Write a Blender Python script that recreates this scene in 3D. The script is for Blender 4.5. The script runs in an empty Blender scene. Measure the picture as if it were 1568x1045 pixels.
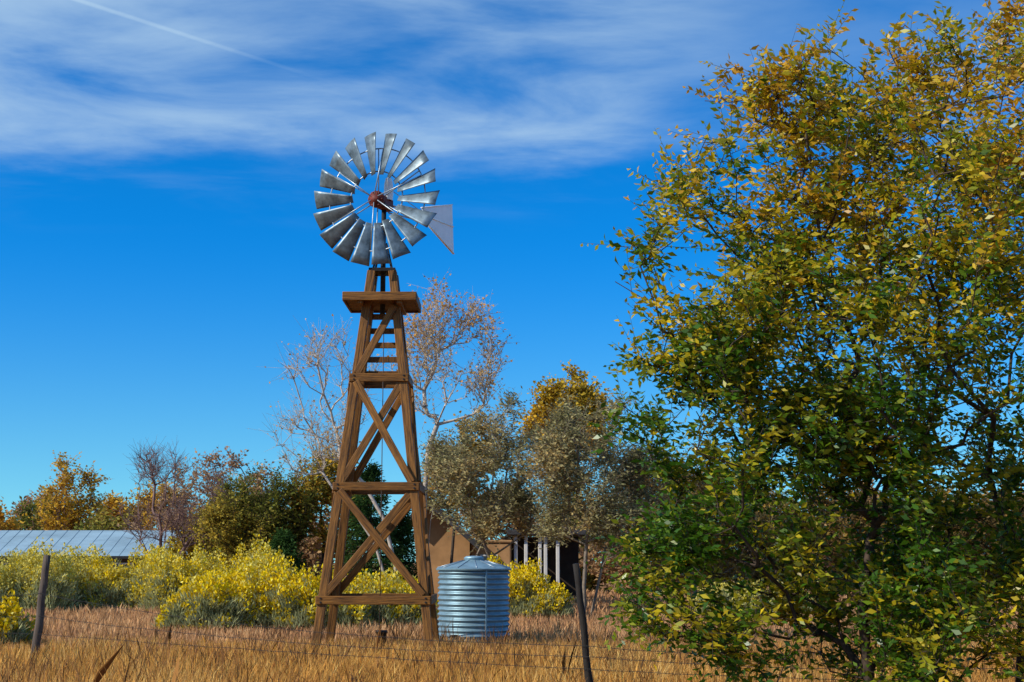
import bpy, math, random
import numpy as np
from mathutils import Vector, Matrix, noise as mnoise
random.seed(7); rng = np.random.default_rng(7)
scene = bpy.context.scene
R = math.radians

# ---------------------------------------------------------------- helpers
def link(o, parent=None):
    scene.collection.objects.link(o)
    if parent is not None: o.parent = parent
    return o
def empty(name, loc=(0,0,0)):
    e = bpy.data.objects.new(name, None); e.location = loc; e.empty_display_size = .2
    return link(e)
def fast_mesh(name, V, F, mat, cols=None, parent=None, smooth=False):
    V = np.asarray(V, dtype=np.float32); F = np.asarray(F, dtype=np.int32)
    me = bpy.data.meshes.new(name)
    n, m, k = len(V), len(F), F.shape[1]
    me.vertices.add(n); me.vertices.foreach_set('co', V.ravel())
    me.loops.add(m*k); me.loops.foreach_set('vertex_index', F.ravel())
    me.polygons.add(m); me.polygons.foreach_set('loop_start', np.arange(0, m*k, k, dtype=np.int32))
    me.update(calc_edges=True)
    if smooth: me.polygons.foreach_set('use_smooth', np.ones(m, dtype=bool))
    if cols is not None:
        a = me.color_attributes.new('Col', 'FLOAT_COLOR', 'POINT')
        c = np.ones((n, 4), dtype=np.float32); c[:, :3] = cols
        a.data.foreach_set('color', c.ravel())
    me.materials.append(mat)
    return link(bpy.data.objects.new(name, me), parent)
def pydata(name, V, F, mat, parent=None, smooth=False):
    me = bpy.data.meshes.new(name); me.from_pydata([tuple(v) for v in V], [], F); me.update()
    if smooth:
        for p in me.polygons: p.use_smooth = True
    me.materials.append(mat)
    return link(bpy.data.objects.new(name, me), parent)
def box(name, loc, size, mat, parent=None, rot=(0,0,0), bev=.008):
    x, y, z = [s/2 for s in size]
    V = [(-x,-y,-z),(x,-y,-z),(x,y,-z),(-x,y,-z),(-x,-y,z),(x,-y,z),(x,y,z),(-x,y,z)]
    F = [(0,3,2,1),(4,5,6,7),(0,1,5,4),(1,2,6,5),(2,3,7,6),(3,0,4,7)]
    o = pydata(name, V, F, mat, parent); o.location = loc; o.rotation_euler = rot
    if bev:
        b = o.modifiers.new('b', 'BEVEL'); b.width = bev; b.segments = 2
    return o
def timber(name, a, b, w, d, mat, parent, face=(0,-1,0), bev=.01):
    a, b = Vector(a), Vector(b); z = (b-a); L = z.length; z.normalize()
    f = Vector(face); x = f.cross(z).normalized(); y = z.cross(x)
    o = box(name, (0,0,0), (w, d, L), mat, parent, bev=bev)
    M = Matrix((x, y, z)).transposed().to_4x4(); M.translation = (a+b)/2
    o.matrix_local = M
    return o
def tube(name, pts, rad, mat, parent=None, k=8, smooth=True, cap=True):
    pts = [Vector(p) for p in pts]; n = len(pts)
    if not hasattr(rad, '__len__'): rad = [rad]*n
    V, F = [], []
    for i, p in enumerate(pts):
        t = (pts[min(i+1, n-1)] - pts[max(i-1, 0)]).normalized()
        u = t.cross(Vector((0,0,1)) if abs(t.z) < .9 else Vector((1,0,0))).normalized(); v = t.cross(u)
        for j in range(k):
            a = 2*math.pi*j/k; V.append(p + rad[i]*(u*math.cos(a) + v*math.sin(a)))
    for i in range(n-1):
        for j in range(k):
            F.append((i*k+j, i*k+(j+1)%k, (i+1)*k+(j+1)%k, (i+1)*k+j))
    if cap: F += [tuple(range(k))[::-1], tuple((n-1)*k+j for j in range(k))]
    return pydata(name, V, F, mat, parent, smooth)
def revolve(name, prof, mat, parent=None, k=48, smooth=True):
    V, F = [], []
    for r, z in prof:
        for j in range(k):
            a = 2*math.pi*j/k; V.append((r*math.cos(a), r*math.sin(a), z))
    for i in range(len(prof)-1):
        for j in range(k):
            F.append((i*k+j, i*k+(j+1)%k, (i+1)*k+(j+1)%k, (i+1)*k+j))
    return pydata(name, V, F, mat, parent, smooth)

# ---------------------------------------------------------------- materials
class NT:
    def __init__(s, name):
        s.m = bpy.data.materials.new(name); s.m.use_nodes = True
        s.t = s.m.node_tree; s.n = s.t.nodes; s.l = s.t.links
        s.b = s.n['Principled BSDF']; s.out = s.n['Material Output']
    def new(s, t, **kw):
        x = s.n.new(t)
        for k, v in kw.items(): setattr(x, k, v)
        return x
def solid(name, col, rough=.7, metal=0, noise_scale=8, var=.3, bump=.15, stretch=(1,1,1), spec=.3, col2=None, detail=6):
    q = NT(name); b = q.b
    tc = q.new('ShaderNodeTexCoord'); mp = q.new('ShaderNodeMapping'); mp.inputs['Scale'].default_value = stretch
    q.l.new(tc.outputs['Object'], mp.inputs['Vector'])
    oi = q.new('ShaderNodeObjectInfo')
    add = q.new('ShaderNodeVectorMath', operation='ADD'); sc = q.new('ShaderNodeMath', operation='MULTIPLY'); sc.inputs[1].default_value = 37
    q.l.new(oi.outputs['Random'], sc.inputs[0]); q.l.new(mp.outputs[0], add.inputs[0]); q.l.new(sc.outputs[0], add.inputs[1])
    nz = q.new('ShaderNodeTexNoise'); nz.inputs['Scale'].default_value = noise_scale; nz.inputs['Detail'].default_value = detail; nz.inputs['Roughness'].default_value = .65
    q.l.new(add.outputs[0], nz.inputs['Vector'])
    cr = q.new('ShaderNodeValToRGB'); e = cr.color_ramp.elements
    c2 = col2 if col2 else tuple(min(1, c*(1+var)) for c in col)
    e[0].position = .32; e[0].color = tuple(c*(1-var) for c in col)+(1,); e[1].position = .68; e[1].color = tuple(c2)+(1,)
    hv = q.new('ShaderNodeHueSaturation'); mr = q.new('ShaderNodeMapRange'); mr.inputs[3].default_value = 1-var*.35; mr.inputs[4].default_value = 1+var*.35
    q.l.new(oi.outputs['Random'], mr.inputs[0]); q.l.new(mr.outputs[0], hv.inputs['Value'])
    q.l.new(nz.outputs['Fac'], cr.inputs[0]); q.l.new(cr.outputs[0], hv.inputs['Color']); q.l.new(hv.outputs[0], b.inputs['Base Color'])
    b.inputs['Roughness'].default_value = rough; b.inputs['Metallic'].default_value = metal
    b.inputs['Specular IOR Level'].default_value = spec
    if bump:
        bp = q.new('ShaderNodeBump'); bp.inputs['Strength'].default_value = bump; bp.inputs['Distance'].default_value = .02
        q.l.new(nz.outputs['Fac'], bp.inputs['Height']); q.l.new(bp.outputs[0], b.inputs['Normal'])
    return q.m
def leafmat(name, transl=.35, rough=.5, spec=.3):
    q = NT(name); at = q.new('ShaderNodeVertexColor', layer_name='Col')
    q.l.new(at.outputs[0], q.b.inputs['Base Color']); q.b.inputs['Roughness'].default_value = rough
    q.b.inputs['Specular IOR Level'].default_value = spec
    tr = q.new('ShaderNodeBsdfTranslucent'); mx = q.new('ShaderNodeMixShader'); mx.inputs[0].default_value = transl
    q.l.new(at.outputs[0], tr.inputs[0]); q.l.new(q.b.outputs[0], mx.inputs[1]); q.l.new(tr.outputs[0], mx.inputs[2])
    q.l.new(mx.outputs[0], q.out.inputs[0])
    return q.m
M_leaf = leafmat('leaf', .45, .36, .45)
M_fol = leafmat('foliage', .38, .7, .1)
M_grass = leafmat('dry_grass', .25, .7, .15)
M_bush = leafmat('rabbitbrush', .3, .8, .05)
M_wood = solid('stained_timber', (.095,.035,.007), .6, noise_scale=5, var=.65, stretch=(9,9,.55), bump=.5, spec=.3, col2=(.30,.125,.02))
M_oldwood = solid('old_fence_wood', (.10,.075,.06), .85, noise_scale=6, var=.5, stretch=(8,8,.6), bump=.7)
M_darkpost = solid('dark_post', (.02,.016,.013), .8, noise_scale=6, var=.4, stretch=(6,6,.8), bump=.6)
M_galv = solid('galvanised_steel', (.36,.42,.47), .42, metal=.75, noise_scale=9, var=.22, bump=.03)
M_blade = solid('blade_steel', (.16,.21,.24), .45, metal=.55, noise_scale=5, var=.5, bump=.04)
M_vane = solid('vane_steel', (.86,.87,.87), .45, metal=.0, noise_scale=4, var=.08, bump=.02, spec=.7)
M_tank = solid('tank_steel', (.20,.32,.385), .45, metal=.4, noise_scale=4, var=.28, bump=.03, stretch=(1,1,3))
M_red = solid('red_hub', (.16,.03,.02), .6, noise_scale=14, var=.5, bump=.2)
M_dark = solid('dark_iron', (.03,.028,.028), .6, metal=.4, noise_scale=14, var=.4)
M_bark = solid('bark_brown', (.06,.042,.03), .9, noise_scale=9, var=.5, bump=.6, stretch=(2,2,.6))
M_barkgrey = solid('bark_grey', (.42,.36,.30), .9, noise_scale=5, var=.35, bump=.3)
M_barkolive = solid('bark_olive', (.20,.16,.12), .9, noise_scale=5, var=.4, bump=.3)
M_barkpurple = solid('bark_purple', (.18,.11,.095), .9, noise_scale=5, var=.35, bump=.3)
M_adobe = solid('adobe', (.40,.22,.095), .9, noise_scale=1.3, var=.22, bump=.4)
M_shingle = solid('shingle', (.045,.043,.045), .85, noise_scale=8, var=.4, bump=.4, stretch=(1,4,1))
M_darkwall = solid('dark_plaster', (.05,.033,.022), .9, noise_scale=3, var=.3)
M_white = solid('white_paint', (.62,.6,.57), .6, noise_scale=4, var=.12, bump=.05)
M_glass = solid('window_glass', (.02,.03,.04), .08, noise_scale=2, var=.1, bump=0, spec=.8)
M_roofm = solid('metal_roof', (.30,.43,.50), .5, metal=.2, noise_scale=.5, var=.2, bump=.0, stretch=(1,2,1))
M_wall = solid('barn_wall', (.08,.055,.04), .85, noise_scale=3, var=.3)

# ground
q = NT('prairie_ground')
tc = q.new('ShaderNodeTexCoord')
n1 = q.new('ShaderNodeTexNoise'); n1.inputs['Scale'].default_value = .22; n1.inputs['Detail'].default_value = 6
n2 = q.new('ShaderNodeTexNoise'); n2.inputs['Scale'].default_value = 5; n2.inputs['Detail'].default_value = 8; n2.inputs['Roughness'].default_value = .75
q.l.new(tc.outputs['Object'], n1.inputs['Vector']); q.l.new(tc.outputs['Object'], n2.inputs['Vector'])
c1 = q.new('ShaderNodeValToRGB'); e = c1.color_ramp.elements
e[0].position=.35; e[0].color=(.34,.16,.06,1); e[1].position=.65; e[1].color=(.42,.24,.11,1)
c2 = q.new('ShaderNodeValToRGB'); e = c2.color_ramp.elements
e[0].position=.35; e[0].color=(.45,.42,.4,1); e[1].position=.6; e[1].color=(1.15,1.1,1.05,1)
mx = q.new('ShaderNodeMixRGB', blend_type='MULTIPLY'); mx.inputs[0].default_value=1
q.l.new(n1.outputs[0], c1.inputs[0]); q.l.new(n2.outputs[0], c2.inputs[0]); q.l.new(c1.outputs[0], mx.inputs[1]); q.l.new(c2.outputs[0], mx.inputs[2])
q.l.new(mx.outputs[0], q.b.inputs['Base Color']); q.b.inputs['Roughness'].default_value=.95; q.b.inputs['Specular IOR Level'].default_value=.1
bp = q.new('ShaderNodeBump'); bp.inputs['Strength'].default_value=.8; bp.inputs['Distance'].default_value=.1
q.l.new(n2.outputs[0], bp.inputs['Height']); q.l.new(bp.outputs[0], q.b.inputs['Normal'])
M_ground = q.m
g = 1500.0
gx = np.concatenate([[-g,-400],np.linspace(-90,90,61),[400,g]]); gy = np.concatenate([[-g,-300],np.linspace(-20,160,61),[400,g]])
GX, GY = np.meshgrid(gx, gy)
GZ = np.array([[0.05*mnoise.noise(Vector((x*.18,y*.18,0))) - .03 if abs(x)<95 else -.03 for x in gx] for y in gy])
V = np.stack([GX.ravel(), GY.ravel(), GZ.ravel()], 1); nx = len(gx)
F = [(r*nx+c, r*nx+c+1, (r+1)*nx+c+1, (r+1)*nx+c) for r in range(len(gy)-1) for c in range(nx-1)]
fast_mesh('ground', V, F, M_ground, smooth=True)

# ---------------------------------------------------------------- leaves
def norm(a): return a/np.maximum(np.linalg.norm(a, axis=1, keepdims=True), 1e-6)
def leaf_quads(P, D, L, W, C, fold=.25, side=None):
    n = len(P); D = norm(D)
    if side is None: side = rng.normal(size=(n,3))
    S = norm(np.cross(D, side)); N = np.cross(S, D)
    L = np.broadcast_to(np.asarray(L, float), (n,))[:,None]; W = np.broadcast_to(np.asarray(W, float), (n,))[:,None]
    V = np.stack([P, P + D*L*.45 + S*W*.5 + N*W*fold, P + D*L, P + D*L*.45 - S*W*.5 + N*W*fold], 1).reshape(-1,3)
    F = np.arange(4*n).reshape(n,4)
    return V, F, np.repeat(C, 4, axis=0)
def vnoise(P, s, seed=0.):
    return np.array([mnoise.noise(Vector((p[0]*s+seed, p[1]*s-seed, p[2]*s+seed*.3))) for p in P])

# ---------------------------------------------------------------- trees
def sample_ell(ells, n, gap=.0, gs=1.0, shell=.0, seed=0.):
    out = []; w = np.array([e[3]*e[4]*e[5]*(e[6] if len(e) > 6 else 1) for e in ells])**.8; w /= w.sum()
    while len(out) < n:
        e = ells[rng.choice(len(ells), p=w)]
        d = rng.normal(size=3); d /= np.linalg.norm(d); r = rng.random()**(1/(3+shell))
        p = np.array(e[:3]) + d*r*np.array(e[3:6])
        if p[2] < .25: continue
        if gap and mnoise.noise(Vector((p[0]*gs+seed, p[1]*gs, p[2]*gs))) < gap-.5 + .12*rng.random(): continue
        out.append(p)
    return np.array(out)
def grow(tips, chains, bf=.35, seg=.5, jit=.08):
    P, par, path = [], [], []
    for ch in chains:
        for i, p in enumerate(ch):
            P.append(np.array(p, float)); par.append(-1 if i == 0 else len(P)-2)
            path.append(0 if i == 0 else path[-1] + np.linalg.norm(P[-1]-P[-2]))
    root = np.array(chains[0][0], float)
    nmax = len(P)+len(tips)*14+50
    A = np.zeros((nmax,3)); A[:len(P)] = P; pl = np.zeros(nmax); pl[:len(P)] = path; n = len(P)
    pen = np.zeros(nmax)
    for ch_i in [i for i in range(n) if par[i] == -1]: pen[ch_i] = 1e3
    order = np.argsort(np.linalg.norm(tips-root, axis=1))
    for i in order:
        t = tips[i]; d = A[:n]-t; cost = np.sqrt((d*d).sum(1)) + bf*pl[:n] + pen[:n] + np.maximum(0, d[:,2])*1.2
        j = int(np.argmin(cost)); a = A[j].copy(); v = t-a; L = np.linalg.norm(v)
        if L < .02: continue
        k = min(12, max(1, int(L/seg)))
        off = rng.normal(size=3)*L*.05
        prev = j
        for s in range(1, k+1):
            f = s/k; p = a+v*f + off*math.sin(math.pi*f)
            p[2] -= L*.10*math.sin(math.pi*f)
            if s < k: p = p + rng.normal(size=3)*jit*seg
            A[n] = p; par.append(prev); pl[n] = pl[prev]+np.linalg.norm(p-A[prev]); prev = n; n += 1
    return A[:n], np.array(par), pl[:n]
def radii(par, rt, ex=2.3):
    n = len(par); acc = np.zeros(n)
    for i in range(n-1, -1, -1):
        if acc[i] == 0: acc[i] = rt**ex
        if par[i] >= 0: acc[par[i]] += acc[i]
    return acc**(1/ex)
def branch_arrays(A, B, ra, rb, k=4):
    n = len(A); t = norm(B-A); ref = np.where(np.abs(t[:,2:3]) < .9, np.array([[0,0,1.]]), np.array([[1.,0,0]]))
    u = norm(np.cross(t, ref)); v = np.cross(t, u); V = np.zeros((n, 2*k, 3))
    for j in range(k):
        a = 2*math.pi*j/k; d = u*math.cos(a)+v*math.sin(a)
        V[:, j] = A + d*ra[:,None]; V[:, k+j] = B + d*rb[:,None]
    base = (np.arange(n)*2*k)[:,None]; F = []
    for j in range(k): F.append(np.concatenate([base+j, base+(j+1)%k, base+k+(j+1)%k, base+k+j], 1))
    return V.reshape(-1,3), np.stack(F,1).reshape(-1,4)
def make_tree(name, chains, ells, ntips, colfn, rt=.006, nspray=4, spray_len=.3, per=8, leaf=(.08,.035), bark=M_bark, lm=M_fol,
              gap=.35, gs=1.0, bf=.35, seg=.5, shell=1., parent=None, ex=2.3, up=.3, maxr=.3, k=5, droop=0, thin=None, nleaf=None, gseed=None, clump=0):
    root = empty(name) if parent is None else parent
    tips = sample_ell(ells, ntips, gap, gs, shell, seed=rng.random()*50 if gseed is None else gseed)
    A, par, pl = grow(tips, chains, bf, seg); rad = np.minimum(radii(par, rt, ex), maxr)
    idx = np.where(par >= 0)[0]
    V, F = branch_arrays(A[par[idx]], A[idx], np.minimum(rad[par[idx]], rad[idx]*1.35), rad[idx], k)
    thinm = rt*(thin or 2.6)
    tn = idx[rad[idx] <= thinm]
    if nleaf and per:
        m = nleaf//per
        if clump:   # foliage gathers on some twigs and leaves others bare
            wt = np.exp(clump*(vnoise(A[tn], 1.7, 11.)*2+rng.normal(size=len(tn))*.5)); wt /= wt.sum()
            sp = rng.choice(tn, m, p=wt)
        else: sp = tn[rng.integers(0, len(tn), m)]
    else:
        sp = np.repeat(tn, nspray); m = len(sp)
    o = A[sp]; along = A[sp]-A[par[sp]]
    o = o - along*rng.random((m,1))
    d = norm(norm(along)*.7 + rng.normal(size=(m,3))*.75 + np.array([0,0,up])); Ls = spray_len*(.5+rng.random(m))
    V2, F2 = branch_arrays(o, o+d*Ls[:,None], np.full(m, rt*.75), np.full(m, rt*.3), 3)
    V2o = len(V)
    V = np.concatenate([V, V2]); F = np.concatenate([F, F2+V2o])
    fast_mesh('trunk_and_branches', V, F, bark, parent=root, smooth=True)
    if per:
        li = np.repeat(np.arange(m), per); nl = len(li)
        f = np.tile((np.arange(per)+.6)/per, m)[:,None] if per > 1 else rng.random((nl,1))
        dd = d[li]; P = o[li] + dd*Ls[li][:,None]*f
        side = norm(np.cross(dd, np.array([[.2,.1,1.]])+rng.normal(size=(nl,3))*.25)); sg = np.where(np.arange(nl) % 2 == 0, 1, -1)[:,None]
        LD = norm(dd*.55 + side*sg + rng.normal(size=(nl,3))*.28 - np.array([0,0,droop]))
        sc = (.6+.7*rng.random(nl))
        keep = rng.random(nl) < .93
        C = colfn(P, li)
        Vl, Fl, Cl = leaf_quads(P[keep], LD[keep], (leaf[0]*sc)[keep], (leaf[1]*sc)[keep], C[keep])
        fast_mesh('leaves', Vl, Fl, lm, Cl, parent=root)
    return root
def palette(cols, s=.5, var=.25, grad=None, amp=1.4, rnd=.28):
    cols = np.array(cols, float); seed = rng.random()*90
    def f(P, li):
        ng = li.max()+1
        first = np.zeros(ng, int); first[li[::-1]] = np.arange(len(li))[::-1]
        nv = vnoise(P[first], s, seed)*amp + rng.normal(size=ng)*rnd
        q_ = np.clip((nv+.7)/1.4, 0, .999)[li] + rng.normal(size=len(li))*.07
        if grad is not None: q_ = q_ + grad(P)
        q_ = np.clip(q_, 0, .999)*(len(cols)-1); i = q_.astype(int); fr = (q_-i)[:,None]
        c = cols[i]*(1-fr)+cols[np.minimum(i+1, len(cols)-1)]*fr
        return c*(1+(rng.random((len(P),1))-.5)*2*var)
    return f

# ---- big foreground tree on the right
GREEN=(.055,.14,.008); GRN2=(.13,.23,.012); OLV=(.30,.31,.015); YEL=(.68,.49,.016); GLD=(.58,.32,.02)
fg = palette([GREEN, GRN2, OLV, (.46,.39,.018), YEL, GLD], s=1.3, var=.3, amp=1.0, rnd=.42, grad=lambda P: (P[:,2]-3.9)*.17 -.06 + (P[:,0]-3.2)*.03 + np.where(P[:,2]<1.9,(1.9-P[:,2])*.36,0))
ells = [(4.4,12.6,3.9,2.5,2.3,2.7,.75),(2.15,12.3,4.95,.85,.9,1.15),(1.65,12.0,3.85,.82,.9,.8,1.3),(1.85,12.1,2.8,1.05,1,.75,1.3),
        (2.4,12.2,1.75,1.35,1.1,1.1),(3.1,12.5,5.8,.85,1,.7),(5.0,12.6,5.6,1.5,1.3,1.1),(4.3,12.4,1.4,2.3,1.5,1.3,.6),(6.3,12.8,3.6,1.5,1.6,2.2),(3.0,12.3,3.6,1.5,1.3,1.4),(3.2,12,.9,1.6,1.0,.7,.7),(1.5,12.1,1.5,.65,.7,.6)]
ch = [[(4.5,12.8,-.05),(4.45,12.8,.5),(4.5,12.75,1.2),(4.35,12.7,2.0)],
      [(4.1,12.7,-.05),(3.8,12.6,.5),(3.55,12.5,1.1)],
      [(3.1,12.5,-.05),(3.05,12.45,.6),(3.0,12.4,1.2)],
      [(5.0,12.9,-.05),(5.3,12.9,.8),(5.6,12.9,1.6)]]
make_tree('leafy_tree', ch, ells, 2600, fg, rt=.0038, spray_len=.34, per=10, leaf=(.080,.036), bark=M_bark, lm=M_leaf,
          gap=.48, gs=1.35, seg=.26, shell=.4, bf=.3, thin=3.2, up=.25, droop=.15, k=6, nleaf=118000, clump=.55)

# ---- mid-ground trees
GREYO=[(.20,.185,.08),(.31,.28,.12),(.42,.37,.18),(.47,.32,.11)]
def T(x, y, *pts): return [(x, y, -.05)]+[tuple(p) for p in pts]
bare_pal = palette([(.48,.38,.24),(.62,.40,.14),(.70,.34,.07)], s=.3)
make_tree('bare_cottonwood_tree', [T(-3.7,48,(-3.9,48,1.5),(-4.3,48,3.0),(-5.0,48,4.2)), T(-3.9,48.2,(-4.6,48.1,2.2),(-5.4,48,3.4))],
          [(-6.4,48,7.0,1.5,1.4,2.3),(-5.3,48,8.2,.7,1,1.6),(-7.0,48,5.6,1.2,1.2,1.2)], 330, bare_pal, rt=.0095, nspray=3, spray_len=.7, per=1, leaf=(.09,.07),
          bark=M_barkgrey, gap=.3, gs=.6, seg=.6, bf=.5, up=.6, k=5)
make_tree('bare_cottonwood_tree', [T(-3.2,51,(-3.15,51,2),(-3.1,51,4.2),(-3.0,51,5.6)), T(-3.1,51.1,(-2.9,51,3),(-2.5,51,5))],
          [(-2.2,51,8.6,1.6,1.5,2.5),(-2.8,51,10.2,.9,1,1.5),(-1.2,51,9.2,.9,1,1.6),(-3.6,51,8.7,.8,1,1.8)], 480, bare_pal, rt=.0095, nspray=3, spray_len=.7, per=2, leaf=(.11,.09),
          bark=M_barkgrey, gap=.3, gs=.6, seg=.6, bf=.5, up=.7, k=5)
go = lambda: palette(GREYO, s=.7, var=.35)
gold = palette([(.50,.34,.03),(.68,.42,.03),(.66,.33,.02)], s=.5)
make_tree('olive_tree', [T(-.5,45,(-.55,45,.8),(-.7,45,1.7)), T(-.8,45.3,(-1.1,45.2,1.8))],
          [(-.9,45,4.2,1.6,1.6,2.0),(-2.0,45,4.3,.9,1.2,1.2),(.1,45,5.2,.9,1.2,1.5),(-.2,45,2.9,1.3,1.4,.8)], 480, go(), rt=.007, spray_len=.5, per=6, leaf=(.13,.05), bark=M_barkolive,
          gap=.42, gs=1.0, seg=.45, k=4, thin=3.2, nleaf=20000, clump=.4)
make_tree('olive_tree', [T(2.15,43,(2.15,43,.9),(2.2,43,1.7)), T(2.35,43.2,(2.7,43.2,1.4))],
          [(2.4,43,4.3,1.8,1.6,2.2),(3.6,43,3.7,1.1,1.2,1.9),(1.2,43,4.3,1.1,1.2,1.6),(2.4,43,2.7,1.8,1.4,.8)], 540, go(), rt=.007, spray_len=.5, per=6, leaf=(.13,.05), bark=M_barkolive,
          gap=.40, gs=1.0, seg=.45, k=4, thin=3.2, nleaf=25000, clump=.4)
make_tree('golden_cottonwood_tree', [T(2.4,60,(2.4,60,2),(2.4,60,4))],
          [(2.4,60,7.2,1.6,1.4,2.1),(2.2,60,8.6,1.0,.9,1.2),(1.5,60,6.5,1.0,1,1.6),(3.3,60,7.4,.9,1,1.3)], 300, gold, rt=.010, spray_len=.6, per=6, leaf=(.16,.12), gap=.38, gs=.9, seg=.6, k=4, thin=3.2, nleaf=16000)
make_tree('golden_cottonwood_tree', [T(-2.3,52,(-2.2,52,1.4),(-2.1,52,2.8))],
          [(-1.9,52,5.0,1.3,1.2,1.6),(-2.6,52,4.6,.9,1,1.4)], 150, palette([(.42,.28,.05),(.58,.32,.03),(.42,.30,.08)], s=.6), rt=.009, spray_len=.5, per=5, leaf=(.15,.11), gap=.38, gs=.9, seg=.5, k=4, thin=3, nleaf=7000)
brn = palette([(.14,.10,.035),(.25,.16,.05),(.38,.23,.05),(.2,.19,.05)], s=.6, var=.3)
make_tree('olive_tree', [T(5.9,46,(5.8,46,1),(5.6,46,1.8))],
          [(5.6,46,3.2,2.0,1.5,2.1),(4.6,46,3.7,1.3,1.2,1.6),(7.3,46,2.7,1.5,1.4,1.7)], 450, brn, rt=.007, spray_len=.5, per=6, leaf=(.14,.06), gap=.36, gs=.9, seg=.45, k=4, thin=3.2, nleaf=24000, bark=M_barkolive)
make_tree('olive_tree', [T(10.2,48,(10.1,48,.9),(10,48,1.5))],
          [(10,48,2.4,2.2,1.5,1.9),(12.2,48,2.2,1.8,1.2,1.6),(8.6,48,2.0,1.3,1.4,1.4)], 380, brn, rt=.007, spray_len=.5, per=6, leaf=(.16,.08), gap=.34, gs=.9, seg=.45, k=4, thin=3.2, nleaf=20000)
make_tree('olive_tree', [T(15.2,50,(15.1,50,.9),(15,50,1.5))],
          [(15,50,2.4,2.2,1.5,1.9),(17,50,2.2,1.8,1.2,1.6)], 320, brn, rt=.007, spray_len=.5, per=6, leaf=(.16,.08), gap=.34, gs=.9, seg=.45, k=4, thin=3.2, nleaf=15000)
# left mid trees
olv = palette([(.11,.12,.02),(.20,.20,.03),(.36,.29,.05),(.50,.34,.04)], s=.5, var=.3)
make_tree('autumn_tree', [T(-8.9,50,(-8.9,50,.8),(-8.9,50,1.6))],
          [(-9.0,50,3.0,1.8,1.4,1.6),(-9.9,50,2.4,1.1,1.2,1.4),(-7.9,50,3.4,1.2,1.2,1.3)], 400, olv, rt=.007, spray_len=.5, per=6, leaf=(.13,.065), gap=.40, gs=.9, seg=.45, k=4, thin=3.2, nleaf=17000, clump=.3)
make_tree('autumn_tree', [T(-6.7,51,(-6.7,51,1),(-6.7,51,2))],
          [(-6.8,51,3.9,1.1,1.2,1.5),(-6.0,51,3.2,.9,1.2,1.7)], 230, palette([(.2,.2,.03),(.42,.31,.045),(.6,.36,.04),(.6,.27,.03)], s=.5), rt=.008, spray_len=.5, per=6, leaf=(.15,.09), gap=.36, gs=.9, seg=.45, k=4, thin=3.2, nleaf=11000)
make_tree('autumn_tree', [T(-11.2,56,(-11.2,56,.8),(-11.2,56,1.4))],
          [(-11.2,56,2.4,1.3,1.2,1.9),(-12.2,56,1.8,1.0,1.2,1.2)], 200, olv, rt=.008, spray_len=.5, per=6, leaf=(.17,.1), gap=.34, gs=.9, seg=.45, k=4, thin=3.2, nleaf=9000)
make_tree('bare_elm_tree', [T(-13.1,54,(-13.1,54,1.0),(-13.2,54,1.7)), T(-13.0,54.1,(-12.8,54.1,1.3),(-12.3,54,2.1))],
          [(-13.4,54,4.0,1.5,1.4,1.9),(-11.8,54,3.6,1.3,1.3,1.4),(-14.2,54,4.5,.8,.9,1.3),(-11.0,54,3.9,.6,.8,.9)], 480, bare_pal, rt=.0095, nspray=4, spray_len=.6, per=0,
          bark=M_barkpurple, gap=.3, gs=.6, seg=.5, bf=.5, up=.5, k=4, maxr=.17)
def conifer(name, x, y, h, r, n=9000):
    root = empty(name); tube('trunk', [(x,y,-.05),(x,y,h*.5),(x,y,h*.96)], [.14,.08,.02], M_bark, root)
    nb = 260; zb = h*(.06+.9*rng.random(nb)); az = rng.random(nb)*6.283; rr = r*(1-zb/h)**.8*(.65+.5*rng.random(nb))
    A = np.stack([np.full(nb,x), np.full(nb,y), zb],1); B = A+np.stack([rr*np.cos(az), rr*np.sin(az), -.15*rr+.1],1)
    V,F = branch_arrays(A,B,np.full(nb,.015),np.full(nb,.004),3); fast_mesh('boughs', V,F,M_bark,parent=root)
    i = rng.integers(0,nb,n); f = rng.random(n)**.6
    P = A[i]+(B[i]-A[i])*f[:,None]+rng.normal(size=(n,3))*.08
    D = norm(B[i]-A[i])+rng.normal(size=(n,3))*.5-np.array([0,0,.25])
    C = np.array([.03,.065,.015])*(1+rng.random((n,1))*1.2)
    V,F,C = leaf_quads(P,D,.16,.045,C); fast_mesh('needles',V,F,M_fol,C,parent=root)
conifer('spruce_tree', -4.9, 49.5, 5.0, 1.6, 10000)
conifer('spruce_tree', -3.9, 50.5, 3.6, 1.1, 7000)
conifer('spruce_tree', -7.7, 48.5, 2.6, 1.4, 7000)
conifer('spruce_tree', -9.2, 56, 3.0, 1.3, 6000)

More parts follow.
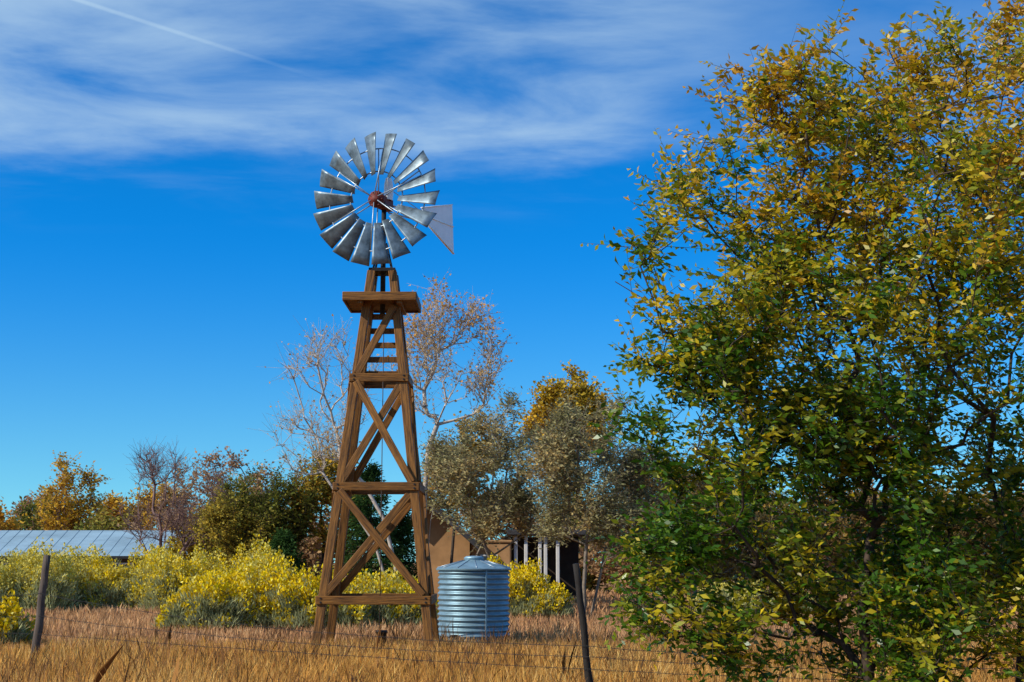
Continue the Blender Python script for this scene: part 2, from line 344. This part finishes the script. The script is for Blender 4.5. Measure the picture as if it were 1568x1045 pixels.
# distant masses of trees
dm = empty('distant_trees')
pal_y = [(.62,.36,.03),(.66,.42,.05),(.6,.30,.03)]; pal_g = [(.14,.16,.03),(.3,.27,.05),(.46,.33,.05)]; pal_t = [(.36,.23,.12),(.50,.31,.14),(.44,.25,.13)]
dl = [(-27.9,88,7.9,1.1,pal_y,1),(-26.6,89,7.4,1.0,pal_y,1),(-25.5,92,6.0,1.9,pal_y,0),(-29.8,92,6.2,2.2,pal_g,0),(-33,96,6.0,2.6,pal_t,0),(-31,84,4.4,2.4,pal_y,0),(-22.5,90,6.4,2.0,pal_y,0),
      (-20,86,7.4,1.6,pal_t,1),(-18.2,84,8.0,1.3,pal_t,1),(-16.4,83,7.6,1.2,pal_t,1),(-14.2,80,6.8,1.2,pal_t,1),(-15,82,5.4,1.9,pal_g,0),(-37,92,5.6,2.8,pal_t,0),(-41,95,6.0,3,pal_y,0),(-24,84,4.4,2.2,pal_g,0),(-20,80,4.2,2.0,pal_t,0),(-17,79,4.0,1.8,pal_y,0),
      (-11,75,5,2,pal_t,0),(-13,70,3.6,1.8,pal_g,0),
      (7,68,5.0,2.6,pal_t,0),(11,66,4.6,2.8,pal_g,0),(15,66,5.0,2.8,pal_t,0),(19,67,4.8,2.8,pal_g,0),(23.5,68,5.0,3,pal_t,0),(28,70,5.2,3,pal_y,0),(33,72,5.6,3.2,pal_t,0),(3.5,74,5.0,2.4,pal_g,0),(-1,72,5.2,2.4,pal_t,0),
      (-46,92,5.8,3.4,pal_g,0),(-52,95,5.6,3.4,pal_t,0),(39,74,6,3.4,pal_g,0),(45,76,6,3.4,pal_t,0),(-57,95,5,3.4,pal_y,0),(51,78,6,3.4,pal_g,0)]
for x,y,h,r,pl_,bare in dl:
    make_tree('distant_trees', [T(x,y,(x,y,h*.1),(x,y,h*.2))], [(x,y,h*.50,r,r,h*.46),(x+r*.3,y,h*.72,r*.6,r*.6,h*.30),(x-r*.3,y,h*.28,r*1.1,r*.9,h*.27)], 150 if bare else 110, palette(pl_, s=.4, var=.25),
              rt=.014, spray_len=.8, per=6, leaf=(.2,.13) if bare else (.26,.15), gap=.35, gs=.7, seg=.9, k=3, parent=dm, bark=M_barkpurple, thin=3.4, nleaf=(4200 if pl_ is pal_y else 2400) if bare else 7500)

# ---------------------------------------------------------------- rabbitbrush shrubs
def shrub(name, items, pale=0., n0=6500):
    Vs, Fs, Cs = [], [], []; off = 0
    for (x,y,r,h) in items:
        n = int(n0*r*max(h,.6)); seed = rng.random()*50
        d = rng.normal(size=(n,3)); d[:,2] = np.abs(d[:,2]); d = norm(d)
        lump = 1+.5*vnoise(d*1.0, 2.9, seed)
        rad = (rng.random(n)**.28)*lump
        P = np.stack([x+d[:,0]*r*rad, y+d[:,1]*r*rad, d[:,2]*h*rad*.93+.02], 1)
        top = np.clip(d[:,2]*rad*1.1, 0, 1.2)
        fl = vnoise(P, 2.6, seed+3)*1.15 + top*1.35 + rng.normal(size=n)*.16 > .56
        fl &= rad > .72
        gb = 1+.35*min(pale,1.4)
        grey = np.array([.31,.32,.16])*gb*(.40+.75*np.clip(rad,0,1)[:,None])*(1+rng.normal(size=(n,1))*.22)  # stems darken toward the bush core: inner shade put into the colour
        ye = np.array([.76,.54,.012])*(1+rng.normal(size=(n,1))*.18); ye2 = np.array([.66,.58,.14])*(1+rng.normal(size=(n,1))*.15)
        ye = np.where(rng.random((n,1)) < .2+pale*.5, ye2, ye)
        C = np.clip(np.where(fl[:,None], ye, grey), .01, .85)
        D = np.stack([d[:,0]*.6, d[:,1]*.6, np.full(n,.9)],1)+rng.normal(size=(n,3))*.28
        D = np.where(fl[:,None], D+rng.normal(size=(n,3))*.5, D)
        L = np.where(fl, .085, .19)*(.7+.6*rng.random(n)); W = np.where(fl, .06, .024)
        V,F,C = leaf_quads(P,D,L,W,C,fold=.15); Vs.append(V); Fs.append(F+off); Cs.append(C); off += len(V)
    fast_mesh(name, np.concatenate(Vs), np.concatenate(Fs), M_bush, np.concatenate(Cs))
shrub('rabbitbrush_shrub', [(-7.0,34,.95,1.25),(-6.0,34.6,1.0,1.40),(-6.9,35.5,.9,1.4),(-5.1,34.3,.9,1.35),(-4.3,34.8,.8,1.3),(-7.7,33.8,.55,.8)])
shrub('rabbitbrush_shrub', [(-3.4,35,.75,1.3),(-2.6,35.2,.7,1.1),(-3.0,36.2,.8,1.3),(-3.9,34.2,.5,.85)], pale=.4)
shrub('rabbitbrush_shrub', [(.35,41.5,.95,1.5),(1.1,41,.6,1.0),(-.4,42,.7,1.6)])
lr = []
for i in range(17):
    lr.append((-17.6+i*.62+rng.normal()*.2, 44+rng.random()*3.5, .75+rng.random()*.35, 1.45+rng.random()*.65))
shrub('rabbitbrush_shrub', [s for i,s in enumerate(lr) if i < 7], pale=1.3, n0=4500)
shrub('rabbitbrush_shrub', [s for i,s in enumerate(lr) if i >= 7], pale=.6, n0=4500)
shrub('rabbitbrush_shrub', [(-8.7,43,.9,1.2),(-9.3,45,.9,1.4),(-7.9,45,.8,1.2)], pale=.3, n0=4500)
shrub('rabbitbrush_shrub', [(-9.15,26,.5,.86),(-9.7,26.3,.5,.9)], n0=11000)
shrub('rabbitbrush_shrub', [(6.2,42,.9,1.0),(7.1,42.5,.8,.9),(8.3,43,.7,.8)], pale=1.5, n0=4000)
shrub('rabbitbrush_shrub', [(-21,46,1,1.6),(-22.5,47,1,1.7),(-19.3,46,1,1.7),(-24.5,47,1,1.7)], pale=.8, n0=2500)

# ---------------------------------------------------------------- grass
def grass(name, n, y0, y1, spread, h, w, cols, p=1.0, clump=.5):
    y = y0+(y1-y0)*rng.random(n)**p; x = (rng.random(n)-.5)*2*(y*spread+3)
    nc = max(10, int(n/14)); ci = rng.integers(0,nc,n); cy = y0+(y1-y0)*rng.random(nc)**p; cx = (rng.random(nc)-.5)*2*(cy*spread+3)
    m = rng.random(n) < clump
    x = np.where(m, cx[ci]+rng.normal(size=n)*.11, x); y = np.where(m, cy[ci]+rng.normal(size=n)*.11, y)
    P = np.stack([x,y,np.full(n,-.03)],1)
    nvc = np.array([mnoise.noise(Vector((a*.35,b*.35,3.)))+.4*mnoise.noise(Vector((a*1.3,b*1.3,8.))) for a,b in zip(cx,cy)])[ci]
    big = np.where(m, nvc, 0)
    H = h*(.45+.75*rng.random(n))*(1+.7*big)
    D = np.stack([rng.normal(size=n)*.28+.05, rng.normal(size=n)*.28, np.ones(n)],1)
    cols = np.array(cols); qn = np.clip(.5+big*.9+rng.normal(size=n)*.28,0,.999)*(len(cols)-1); i = qn.astype(int)
    f = (qn-i)[:,None]; C = (cols[i]*(1-f)+cols[i+1]*f)*(1+rng.normal(size=(n,1))*.18)
    C = np.clip(C,.01,.9)
    S = norm(np.stack([np.ones(n), rng.normal(size=n)*.5, np.zeros(n)],1)); Dn = norm(D)
    bend = np.stack([rng.normal(size=n)*.12,rng.normal(size=n)*.12,np.zeros(n)],1)*H[:,None]
    W = (w*(.6+.8*rng.random(n)))[:,None]
    base = P; mid = P+Dn*H[:,None]*.6; tip = P+Dn*H[:,None]+bend
    V = np.stack([base-S*W*.5, base+S*W*.5, mid+S*W*.42, tip, mid-S*W*.42],1).reshape(-1,3)
    F = np.arange(5*n).reshape(n,5)
    fast_mesh(name, V, F, M_grass, np.repeat(C,5,axis=0))
GC = [(.34,.14,.045),(.54,.25,.06),(.64,.32,.065),(.72,.40,.09),(.76,.48,.16)]
grass('dry_grass', 120000, 12, 27, .42, .27, .008, GC, 1.0)
grass('dry_grass', 80000, 25, 48, .42, .22, .016, [(.38,.20,.11),(.52,.27,.12),(.60,.33,.14),(.64,.40,.20)], 1.2)
grass('dry_grass', 50000, 44, 100, .5, .26, .045, [(.36,.20,.12),(.48,.25,.13),(.52,.30,.14),(.55,.34,.17)], 1.3)
grass('weed_stalks', 6000, 13, 30, .42, .5, .010, [(.10,.055,.03),(.2,.10,.04),(.38,.18,.05)], 1.0, .9)

# ---------------------------------------------------------------- windmill
TX, TY = -2.44, 26.4
wm = empty('windmill', (TX, TY, 0))
def hw(z): return 1.01-.1165*z
LEG = .15
def corner(sx, sy, z): return (sx*hw(z), sy*hw(z), z)
ztop = 6.98
for sx in (-1,1):
    for sy in (-1,1):
        timber('leg', corner(sx,sy,-.1), corner(sx,sy,ztop), LEG, LEG, M_wood, wm)
for z, hh in ((.92,.15),(2.93,.15),(4.93,.15)):
    w = hw(z)+LEG/2+.03; o = hw(z)+LEG/2+.022
    for s in (-1,1):
        timber('girt', (-w, s*o, z), (w, s*o, z), hh, .05, M_wood, wm, face=(0,s,0))
        timber('side_girt', (s*(o-.003), -(o-.03), z), (s*(o-.003), o-.03, z), hh, .05, M_wood, wm, face=(s,0,0))
def brace(nm, s, z0, z1, flip, off, axis='y'):
    a, b = hw(z0)-.02, hw(z1)-.02
    ya, yb = hw(z0)+off, hw(z1)+off
    if axis == 'y': p, r = (-flip*a, s*ya, z0), (flip*b, s*yb, z1); f = (0,s,0)
    else: p, r = (s*ya, -flip*a, z0), (s*yb, flip*b, z1); f = (s,0,0)
    timber(nm, p, r, .135, .045, M_wood, wm, face=f)
for z0, z1 in ((1.0,2.86),(3.0,4.86)):
    brace('brace', -1, z0, z1, -1, .10); brace('brace', -1, z0, z1, 1, .048)
    brace('brace', 1, z0, z1, 1, .10)
    brace('side_brace', 1, z0, z1, 1, .10, 'x'); brace('side_brace', -1, z0, z1, -1, .10, 'x')
brace('brace', -1, 5.0, 6.3, 1, .10)
for i in range(5):
    z = 5.12+i*.27
    box('ladder_rung', (0, hw(z)+.03, z), (2*hw(z)+.05, .05, .11), M_wood, wm)
for z in (.92,2.93,4.93):
    for s in (-1,1):
        for dz in (-.035,.035):
            o = revolve('bolt', [(0,.0),(.018,0),(.018,.012),(0,.014)], M_dark, wm, 8, False); o.location=(s*hw(z)+s*.02, -(hw(z)+LEG/2+.045), z+dz); o.rotation_euler=(R(90),0,0)
pz = 6.42
for i in range(9):
    yy = -.6+i*.15
    box('platform_plank', (0, yy, pz-.02), (1.30, .14, .035), M_wood, wm, bev=.004)
for s in (-1,1):
    timber('platform_fascia', (-.68, s*.685, pz), (.68, s*.685, pz), .16, .04, M_wood, wm, face=(0,s,0))
    box('platform_side', (s*.665, 0, pz), (.04, 1.32, .155), M_wood, wm)
    box('platform_joist', (s*.36, 0, pz-.085), (.09, 1.3, .09), M_wood, wm)
box('top_cap', (0,0,ztop+.03), (.5,.5,.07), M_dark, wm)
HZ = 8.33
tube('mast', [(0,0,6.2),(0,0,HZ+.05)], [.05,.045], M_dark, wm, k=12)
tube('pump_rod', [(.03,-.02,.1),(.03,-.02,6.2)], .009, M_oldwood, wm, k=6)
for sx in (-1,1):
    for sy in (-1,1):
        timber('mast_stub', (sx*.19,sy*.19,6.95), (sx*.06,sy*.06,7.55), .035,.035, M_dark, wm, bev=.003)
head = bpy.data.objects.new('head', None); link(head, wm); head.location = (0.02,0,HZ); head.rotation_euler = (0,0,R(-20))
box('gearbox', (0,-.02,.0), (.19,.42,.24), M_red, head, bev=.03)
o = revolve('hub', [(0,-.14),(.07,-.14),(.09,-.1),(.09,-.02),(.16,-.01),(.16,.05),(.09,.06),(.09,.12),(0,.12)], M_red, head, 24); o.rotation_euler=(R(90),0,0); o.location=(0,-.36,0)
for i in range(6):
    a = i*math.pi/3
    box('hub_lug', (.125*math.cos(a), -.42, .125*math.sin(a)), (.05,.05,.05), M_red, head, bev=.01)
V=[];F=[]; K=10; hs=[(0,.065),(.12,.08),(.3,.075),(.42,.055),(.46,.01)]
for z,r in hs:
    for j in range(K):
        a=2*math.pi*j/K; V.append((r*math.cos(a), r*1.6*math.sin(a), z))
for i in range(len(hs)-1):
    for j in range(K): F.append((i*K+j,i*K+(j+1)%K,(i+1)*K+(j+1)%K,(i+1)*K+j))
o = pydata('helmet', V, F, M_vane, head, True); o.location=(.08,-.02,.06)
wheel = bpy.data.objects.new('wheel', None); link(wheel, head); wheel.location=(0,-.42,0); wheel.rotation_euler=(0,R(4),0)
NB=18; beta=R(-27)
for i in range(NB):
    a = 2*math.pi*i/NB; er = Vector((math.cos(a),0,math.sin(a))); et = Vector((-math.sin(a),0,math.cos(a))); ax = Vector((0,-1,0))
    V=[];F=[]; nu,nv_=5,7; tw = random.uniform(-2,2)
    for u in range(nu+1):
        r = .47+.80*u/nu; wd = .135+.225*u/nu; bt = beta+R(tw)-R(5)*(1-u/nu)
        cd = et*math.cos(bt)+ax*math.sin(bt); nn_ = er.cross(cd)
        for v in range(nv_+1):
            s = v/nv_-.5; V.append(er*r+cd*(s*wd)+nn_*((.25-s*s)*wd*.2))
    for u in range(nu):
        for v in range(nv_):
            k0=u*(nv_+1)+v; F.append((k0,k0+1,k0+nv_+2,k0+nv_+1))
    o = pydata('blade', V, F, M_blade, wheel, True); sm = o.modifiers.new('s','SOLIDIFY'); sm.thickness=.004
    for rr in (.56,.98):
        box('blade_clip', tuple(er*rr+Vector((0,.03,0))), (.03,.07,.03), M_galv, wheel, bev=.004)
for rr, yy, th in ((.54,.035,.014),(.99,.06,.013)):
    tube('wheel_ring', [(rr*math.cos(t),yy,rr*math.sin(t)) for t in np.linspace(0,2*math.pi,73)], th, M_galv, wheel, k=6)
for i in range(6):
    a = 2*math.pi*(i+.5)/6
    for da, yy in ((-.05,-.06),(.05,.12)):
        tube('spoke', [(.08*math.cos(a),yy,.08*math.sin(a)),(.99*math.cos(a+da),.06,.99*math.sin(a+da))], .011, M_galv, wheel, k=6)
tail = bpy.data.objects.new('tail', None); link(tail, wm); tail.location=(0,0,HZ); tail.rotation_euler=(0,0,R(-31))
tube('tail_boom', [(0,.15,.02),(0,1.5,.06)], .022, M_galv, tail, k=8)
tube('tail_boom_brace', [(0,.15,-.14),(0,1.55,-.05)], .015, M_galv, tail, k=8)
tube('tail_stay', [(.0,.1,.35),(0,1.35,.1)], .008, M_galv, tail, k=6)
vp=[(1.25,.20),(2.35,.50),(2.42,-.52),(1.35,-.04)]
V=[(-.003,y,z) for y,z in vp]+[(.003,y,z) for y,z in vp]
pydata('vane', V, [(3,2,1,0),(4,5,6,7),(0,1,5,4),(1,2,6,5),(2,3,7,6),(3,0,4,7)], M_vane, tail)
for (a,b) in (((1.25,.06),(2.39,.04)),((1.25,.20),(2.35,.50)),((1.35,-.04),(2.42,-.52))):
    for s in (-1,1): tube('vane_rib', [(s*.012,a[0],a[1]),(s*.012,b[0],b[1])], .012, M_vane, tail, k=6)
wc = empty('well_casing', (-2.33, 25.9, 0)); revolve('pipe', [(.0,-.05),(.085,-.05),(.085,.33),(.11,.33),(.11,.38),(.0,.38)], M_dark, wc, 20)

# ---------------------------------------------------------------- tank
tk = empty('water_tank', (-.775, 29.3, 0)); r0=.715; H=1.45; prof=[]
nr=14
for i in range(nr*10+1):
    z = H*i/(nr*10); prof.append((r0+.018*math.sin(2*math.pi*i/10), z))
revolve('corrugated_wall', prof, M_tank, tk, 96)
revolve('roof_cone', [(r0+.05,H-.03),(r0+.055,H),(r0+.02,H+.02),(.22,H+.165),(.2,H+.17)], M_tank, tk, 96, smooth=False)
revolve('roof_cap', [(.20,H+.15),(.20,H+.20),(.215,H+.21),(.16,H+.25),(0,H+.26)], M_tank, tk, 32)
for i in range(12):
    a = 2*math.pi*i/12+.1
    tube('roof_seam', [((r0+.03)*math.cos(a),(r0+.03)*math.sin(a),H+.025),(.22*math.cos(a),.22*math.sin(a),H+.17)], .008, M_galv, tk, k=5)
for a in (-1.2,.9,2.8):
    box('wall_seam', ((r0+.02)*math.cos(a),(r0+.02)*math.sin(a),H/2), (.012,.035,H-.04), M_tank, tk, rot=(0,0,a), bev=.003)
tube('outlet_pipe', [(-.3,-.6,.14),(-.42,-.86,.14),(-.42,-.88,-.02)], .03, M_dark, tk)

# ---------------------------------------------------------------- fence
def post(name, x, y, h, r, lean, mat, k=9):
    e_ = empty(name, (x,y,0)); n=9; pts=[]; rad=[]
    for i in range(n):
        f=i/(n-1); z=-.15+(h+.15)*f
        pts.append((lean[0]*f+random.uniform(-.012,.012), lean[1]*f+random.uniform(-.01,.01), z)); rad.append(r*(1.1-.2*f+random.uniform(-.06,.06)))
    tube('post', pts, rad, mat, e_, k=k)
    return e_
post('fence_post', -7.72, 23.5, 1.70, .065, (.12,0), M_oldwood)
post('fence_post', .95, 17.0, 1.57, .042, (-.20,0), M_darkpost)
post('fence_post', 6.6, 14.6, 1.5, .05, (.03,0), M_oldwood)
post('fence_post', -16.5, 28.5, 1.5, .06, (.04,0), M_oldwood)
fp = [(-16.5,28.5),(-7.64,23.5),(.87,17.0),(6.6,14.6)]
bw = empty('barbed_wire_fence')
for zl, sag in (((1.12,1.08,.62,.9),.16),((.75,.72,.50,.6),.1),((.50,.44,.36,.35),.03)):
    pts=[]
    for s in range(3):
        (x0,y0),(x1,y1)=fp[s],fp[s+1]
        for i in range(24):
            f=i/24; pts.append((x0+(x1-x0)*f, y0+(y1-y0)*f-.08, zl[s]*(1-f)+zl[s+1]*f-4*sag*f*(1-f)+random.uniform(-.006,.006)))
    tube('wire', pts, .0032, M_dark, bw, k=4)
    V=[];F=[]
    for i in range(0, len(pts)-1):
        a=Vector(pts[i]); b=Vector(pts[i+1])
        for f in (0,.33,.66):
            c=a.lerp(b,f)
            for d in (Vector((.016,.0,.024)),Vector((-.016,0,.024))):
                m=len(V); V += [c-d, c+d, c+d+Vector((.004,0,0)), c-d+Vector((.004,0,0))]; F.append((m,m+1,m+2,m+3))
    pydata('barbs', V, F, M_dark, bw)

# ---------------------------------------------------------------- buildings
bn = empty('metal_roof_barn', (0,0,0))
bx0,bx1,by0,by1 = -36,-15.0,70,76; ez,rz = 1.95,3.15
V=[(bx0,by0,0),(bx1,by0,0),(bx1,by1,0),(bx0,by1,0),(bx0,by0,ez),(bx1,by0,ez),(bx1,by1,ez),(bx0,by1,ez),(bx0,(by0+by1)/2,rz-.1),(bx1,(by0+by1)/2,rz-.1)]
pydata('walls', V, [(0,1,5,4),(1,2,6,9,5),(2,3,7,6),(3,0,4,8,7)], M_wall, bn)
ym=(by0+by1)/2
for nm, ya in (('roof_front',by0-.5),('roof_back',by1+.5)):
    V=[(bx0-.5,ya,ez-.1),(bx1+.5,ya,ez-.1),(bx1+.35,ym,rz),(bx0-.5,ym,rz)]
    V+= [(x,y,z-.06) for x,y,z in V]
    pydata(nm, V, [(0,1,2,3),(7,6,5,4),(0,4,5,1),(1,5,6,2),(2,6,7,3),(3,7,4,0)], M_roofm, bn)
for i in range(35):
    x = bx0+.2+i*.6
    tube('roof_seam', [(x,by0-.5,ez-.085),(x,ym,rz+.01)], .010, M_roofm, bn, k=4)
box('eave_fascia', ((bx0+bx1)/2,by0-.54,ez-.17),(bx1-bx0+1,.04,.14), M_dark, bn)
for i in range(7):
    x=bx0+2+i*3; box('window', (x,by0-.02,1.1),(1.0,.06,.7), M_glass, bn); box('window_frame',(x,by0-.01,1.1),(1.15,.04,.85),M_white,bn)

hs_ = empty('adobe_house')
x0,x1,y0,y1 = -3.75,-1.65,56,64; xm=-3.35
V=[(x0,y0,0),(x1,y0,0),(x1,y1,0),(x0,y1,0),(x0,y0,3.4),(x1,y0,2.5),(x1,y1,2.5),(x0,y1,3.4),(xm,y0,3.85),(xm,y1,3.85)]
pydata('walls', V, [(0,1,5,8,4),(1,2,6,5),(2,3,7,9,6),(3,0,4,7)], M_adobe, hs_)
for nm, xa, za in (('roof_left',x0-.35,3.2),('roof_right',x1+.35,2.25)):
    V=[(xa,y0-.5,za),(xa,y1+.4,za),(xm,y1+.4,4.05),(xm,y0-.5,4.05)]; V+=[(x,y,z-.22) for x,y,z in V]
    pydata(nm, V, [(0,1,2,3),(7,6,5,4),(0,4,5,1),(1,5,6,2),(2,6,7,3),(3,7,4,0)], M_shingle, hs_)
box('wing_walls', (-.83,58.5,1.15),(1.6,4.4,2.3), M_adobe, hs_, bev=.06)
box('wing_parapet', (-.83,58.5,2.36),(1.7,4.5,.12), M_adobe, hs_, bev=.05)
box('wing_window_frame', (-.9,56.28,1.5),(.7,.06,.7), M_white, hs_); box('wing_window', (-.9,56.25,1.5),(.6,.06,.6), M_glass, hs_)
box('porch_back_wall', (1.35,59.5,1.3),(2.8,.3,2.6), M_darkwall, hs_, bev=.02)
box('porch_roof', (1.35,58,2.72),(3.1,3.6,.2), M_shingle, hs_, bev=.02)
for i,xp in enumerate((.15,.55,1.1,1.32,1.8)):
    box('porch_post', (xp,56.5,1.3),(.14,.14,2.6), M_white, hs_, bev=.02)

# ---------------------------------------------------------------- sky / sun / camera
sun_dir = Vector((-.78,-.37,.60)).normalized()
elev = math.asin(sun_dir.z); az = math.atan2(sun_dir.x, sun_dir.y)
sd = bpy.data.lights.new('sun','SUN'); sd.energy=5.0; sd.angle=R(.5); sd.color=(1,.93,.81)
so = link(bpy.data.objects.new('sun', sd)); so.rotation_euler = sun_dir.to_track_quat('Z','Y').to_euler()
w = bpy.data.worlds.new('World'); scene.world = w; w.use_nodes=True
nt=w.node_tree; N=nt.nodes; Lk=nt.links; N.clear()
def nn(t, **kw):
    x=N.new(t)
    for k,v in kw.items(): setattr(x,k,v)
    return x
def mth(op,a,b=None,c=None,clamp=False):
    x=nn('ShaderNodeMath',operation=op); x.use_clamp=clamp
    for i,v in enumerate((a,b,c)):
        if v is None: continue
        if isinstance(v,(int,float)): x.inputs[i].default_value=v
        else: Lk.new(v,x.inputs[i])
    return x.outputs[0]
def sstep(v,a,b):
    x=nn('ShaderNodeMapRange',interpolation_type='SMOOTHSTEP'); Lk.new(v,x.inputs[0]); x.inputs[1].default_value=a; x.inputs[2].default_value=b
    return x.outputs[0]
tc=nn('ShaderNodeTexCoord'); sx=nn('ShaderNodeSeparateXYZ'); Lk.new(tc.outputs['Generated'],sx.inputs[0])
X,Y,Z=sx.outputs
sky=nn('ShaderNodeTexSky',sky_type='NISHITA'); sky.sun_disc=False; sky.sun_elevation=elev; sky.sun_rotation=az; sky.altitude=1900; sky.air_density=1.0; sky.dust_density=.3; sky.ozone_density=2.0
zz=mth('MULTIPLY_ADD',mth('MAXIMUM',Z,-.02),1.0,.05); cb=nn('ShaderNodeCombineXYZ'); Lk.new(X,cb.inputs[0]); Lk.new(Y,cb.inputs[1]); Lk.new(zz,cb.inputs[2])
nv=nn('ShaderNodeVectorMath',operation='NORMALIZE'); Lk.new(cb.outputs[0],nv.inputs[0]); Lk.new(nv.outputs[0],sky.inputs[0])
gr=nn('ShaderNodeMixRGB'); Lk.new(sstep(Z,-.02,.24),gr.inputs[0]); gr.inputs[1].default_value=(.72,1.40,1.38,1); gr.inputs[2].default_value=(.03,1.05,1.9,1)
tint=nn('ShaderNodeMixRGB',blend_type='MULTIPLY'); tint.inputs[0].default_value=1; Lk.new(gr.outputs[0],tint.inputs[2]); Lk.new(sky.outputs[0],tint.inputs[1])
zc=mth('MAXIMUM',Z,.04); px=mth('DIVIDE',X,zc); py=mth('DIVIDE',Y,zc)
cp=nn('ShaderNodeCombineXYZ'); Lk.new(px,cp.inputs[0]); Lk.new(py,cp.inputs[1])
mp=nn('ShaderNodeMapping'); mp.inputs['Rotation'].default_value=(0,0,R(-48)); mp.inputs['Scale'].default_value=(1.15,1.7,1); mp.inputs['Location'].default_value=(3.3,1.7,0); Lk.new(cp.outputs[0],mp.inputs[0])
n1=nn('ShaderNodeTexNoise'); n1.inputs['Scale'].default_value=1.3; n1.inputs['Detail'].default_value=9; n1.inputs['Roughness'].default_value=.56; n1.inputs['Distortion'].default_value=.35; Lk.new(mp.outputs[0],n1.inputs[0])
n2=nn('ShaderNodeTexNoise'); n2.inputs['Scale'].default_value=1.6; n2.inputs['Detail'].default_value=7; n2.inputs['Roughness'].default_value=.6; Lk.new(cp.outputs[0],n2.inputs[0])
edge=mth('ADD',py,mth('MULTIPLY',mth('SUBTRACT',n2.outputs[0],.5),1.3))
my=mth('SUBTRACT',1,sstep(edge,3.05,3.65)); mxx=mth('SUBTRACT',1,mth('MULTIPLY',sstep(px,.1,.6),.7))
cl=mth('MULTIPLY',mth('MULTIPLY',sstep(n1.outputs[0],.22,.72),my),mxx)
faint=mth('MULTIPLY',mth('MULTIPLY',sstep(n1.outputs[0],.45,.8),mth('SUBTRACT',1,sstep(py,3.5,4.4))),.18)
cl=mth('MULTIPLY',mth('MAXIMUM',cl,faint),.74)
dist=mth('ABSOLUTE',mth('ADD',mth('SUBTRACT',mth('MULTIPLY',px,.7439),mth('MULTIPLY',py,.6684)),2.2137))
ct=mth('MULTIPLY',mth('SUBTRACT',1,sstep(dist,.002,.014)),mth('SUBTRACT',1,sstep(px,-.75,-.32)))
cl=mth('MULTIPLY_ADD',ct,.22,cl)
mc=nn('ShaderNodeMixRGB'); Lk.new(cl,mc.inputs[0]); Lk.new(tint.outputs[0],mc.inputs[1]); mc.inputs[2].default_value=(4.6,6.6,8.6,1)
bg=nn('ShaderNodeBackground'); bg.inputs[1].default_value=.1; Lk.new(mc.outputs[0],bg.inputs[0])
wo=nn('ShaderNodeOutputWorld'); Lk.new(bg.outputs[0],wo.inputs[0])

cam=bpy.data.cameras.new('camera'); cam.lens=50; cam.sensor_width=36; cam.clip_end=4000; cam.clip_start=.1
co=link(bpy.data.objects.new('camera',cam)); co.location=(0,0,1.6); co.rotation_euler=(R(98.8),0,0); scene.camera=co
scene.view_settings.view_transform='Standard'; scene.view_settings.look='None'; scene.view_settings.exposure=0
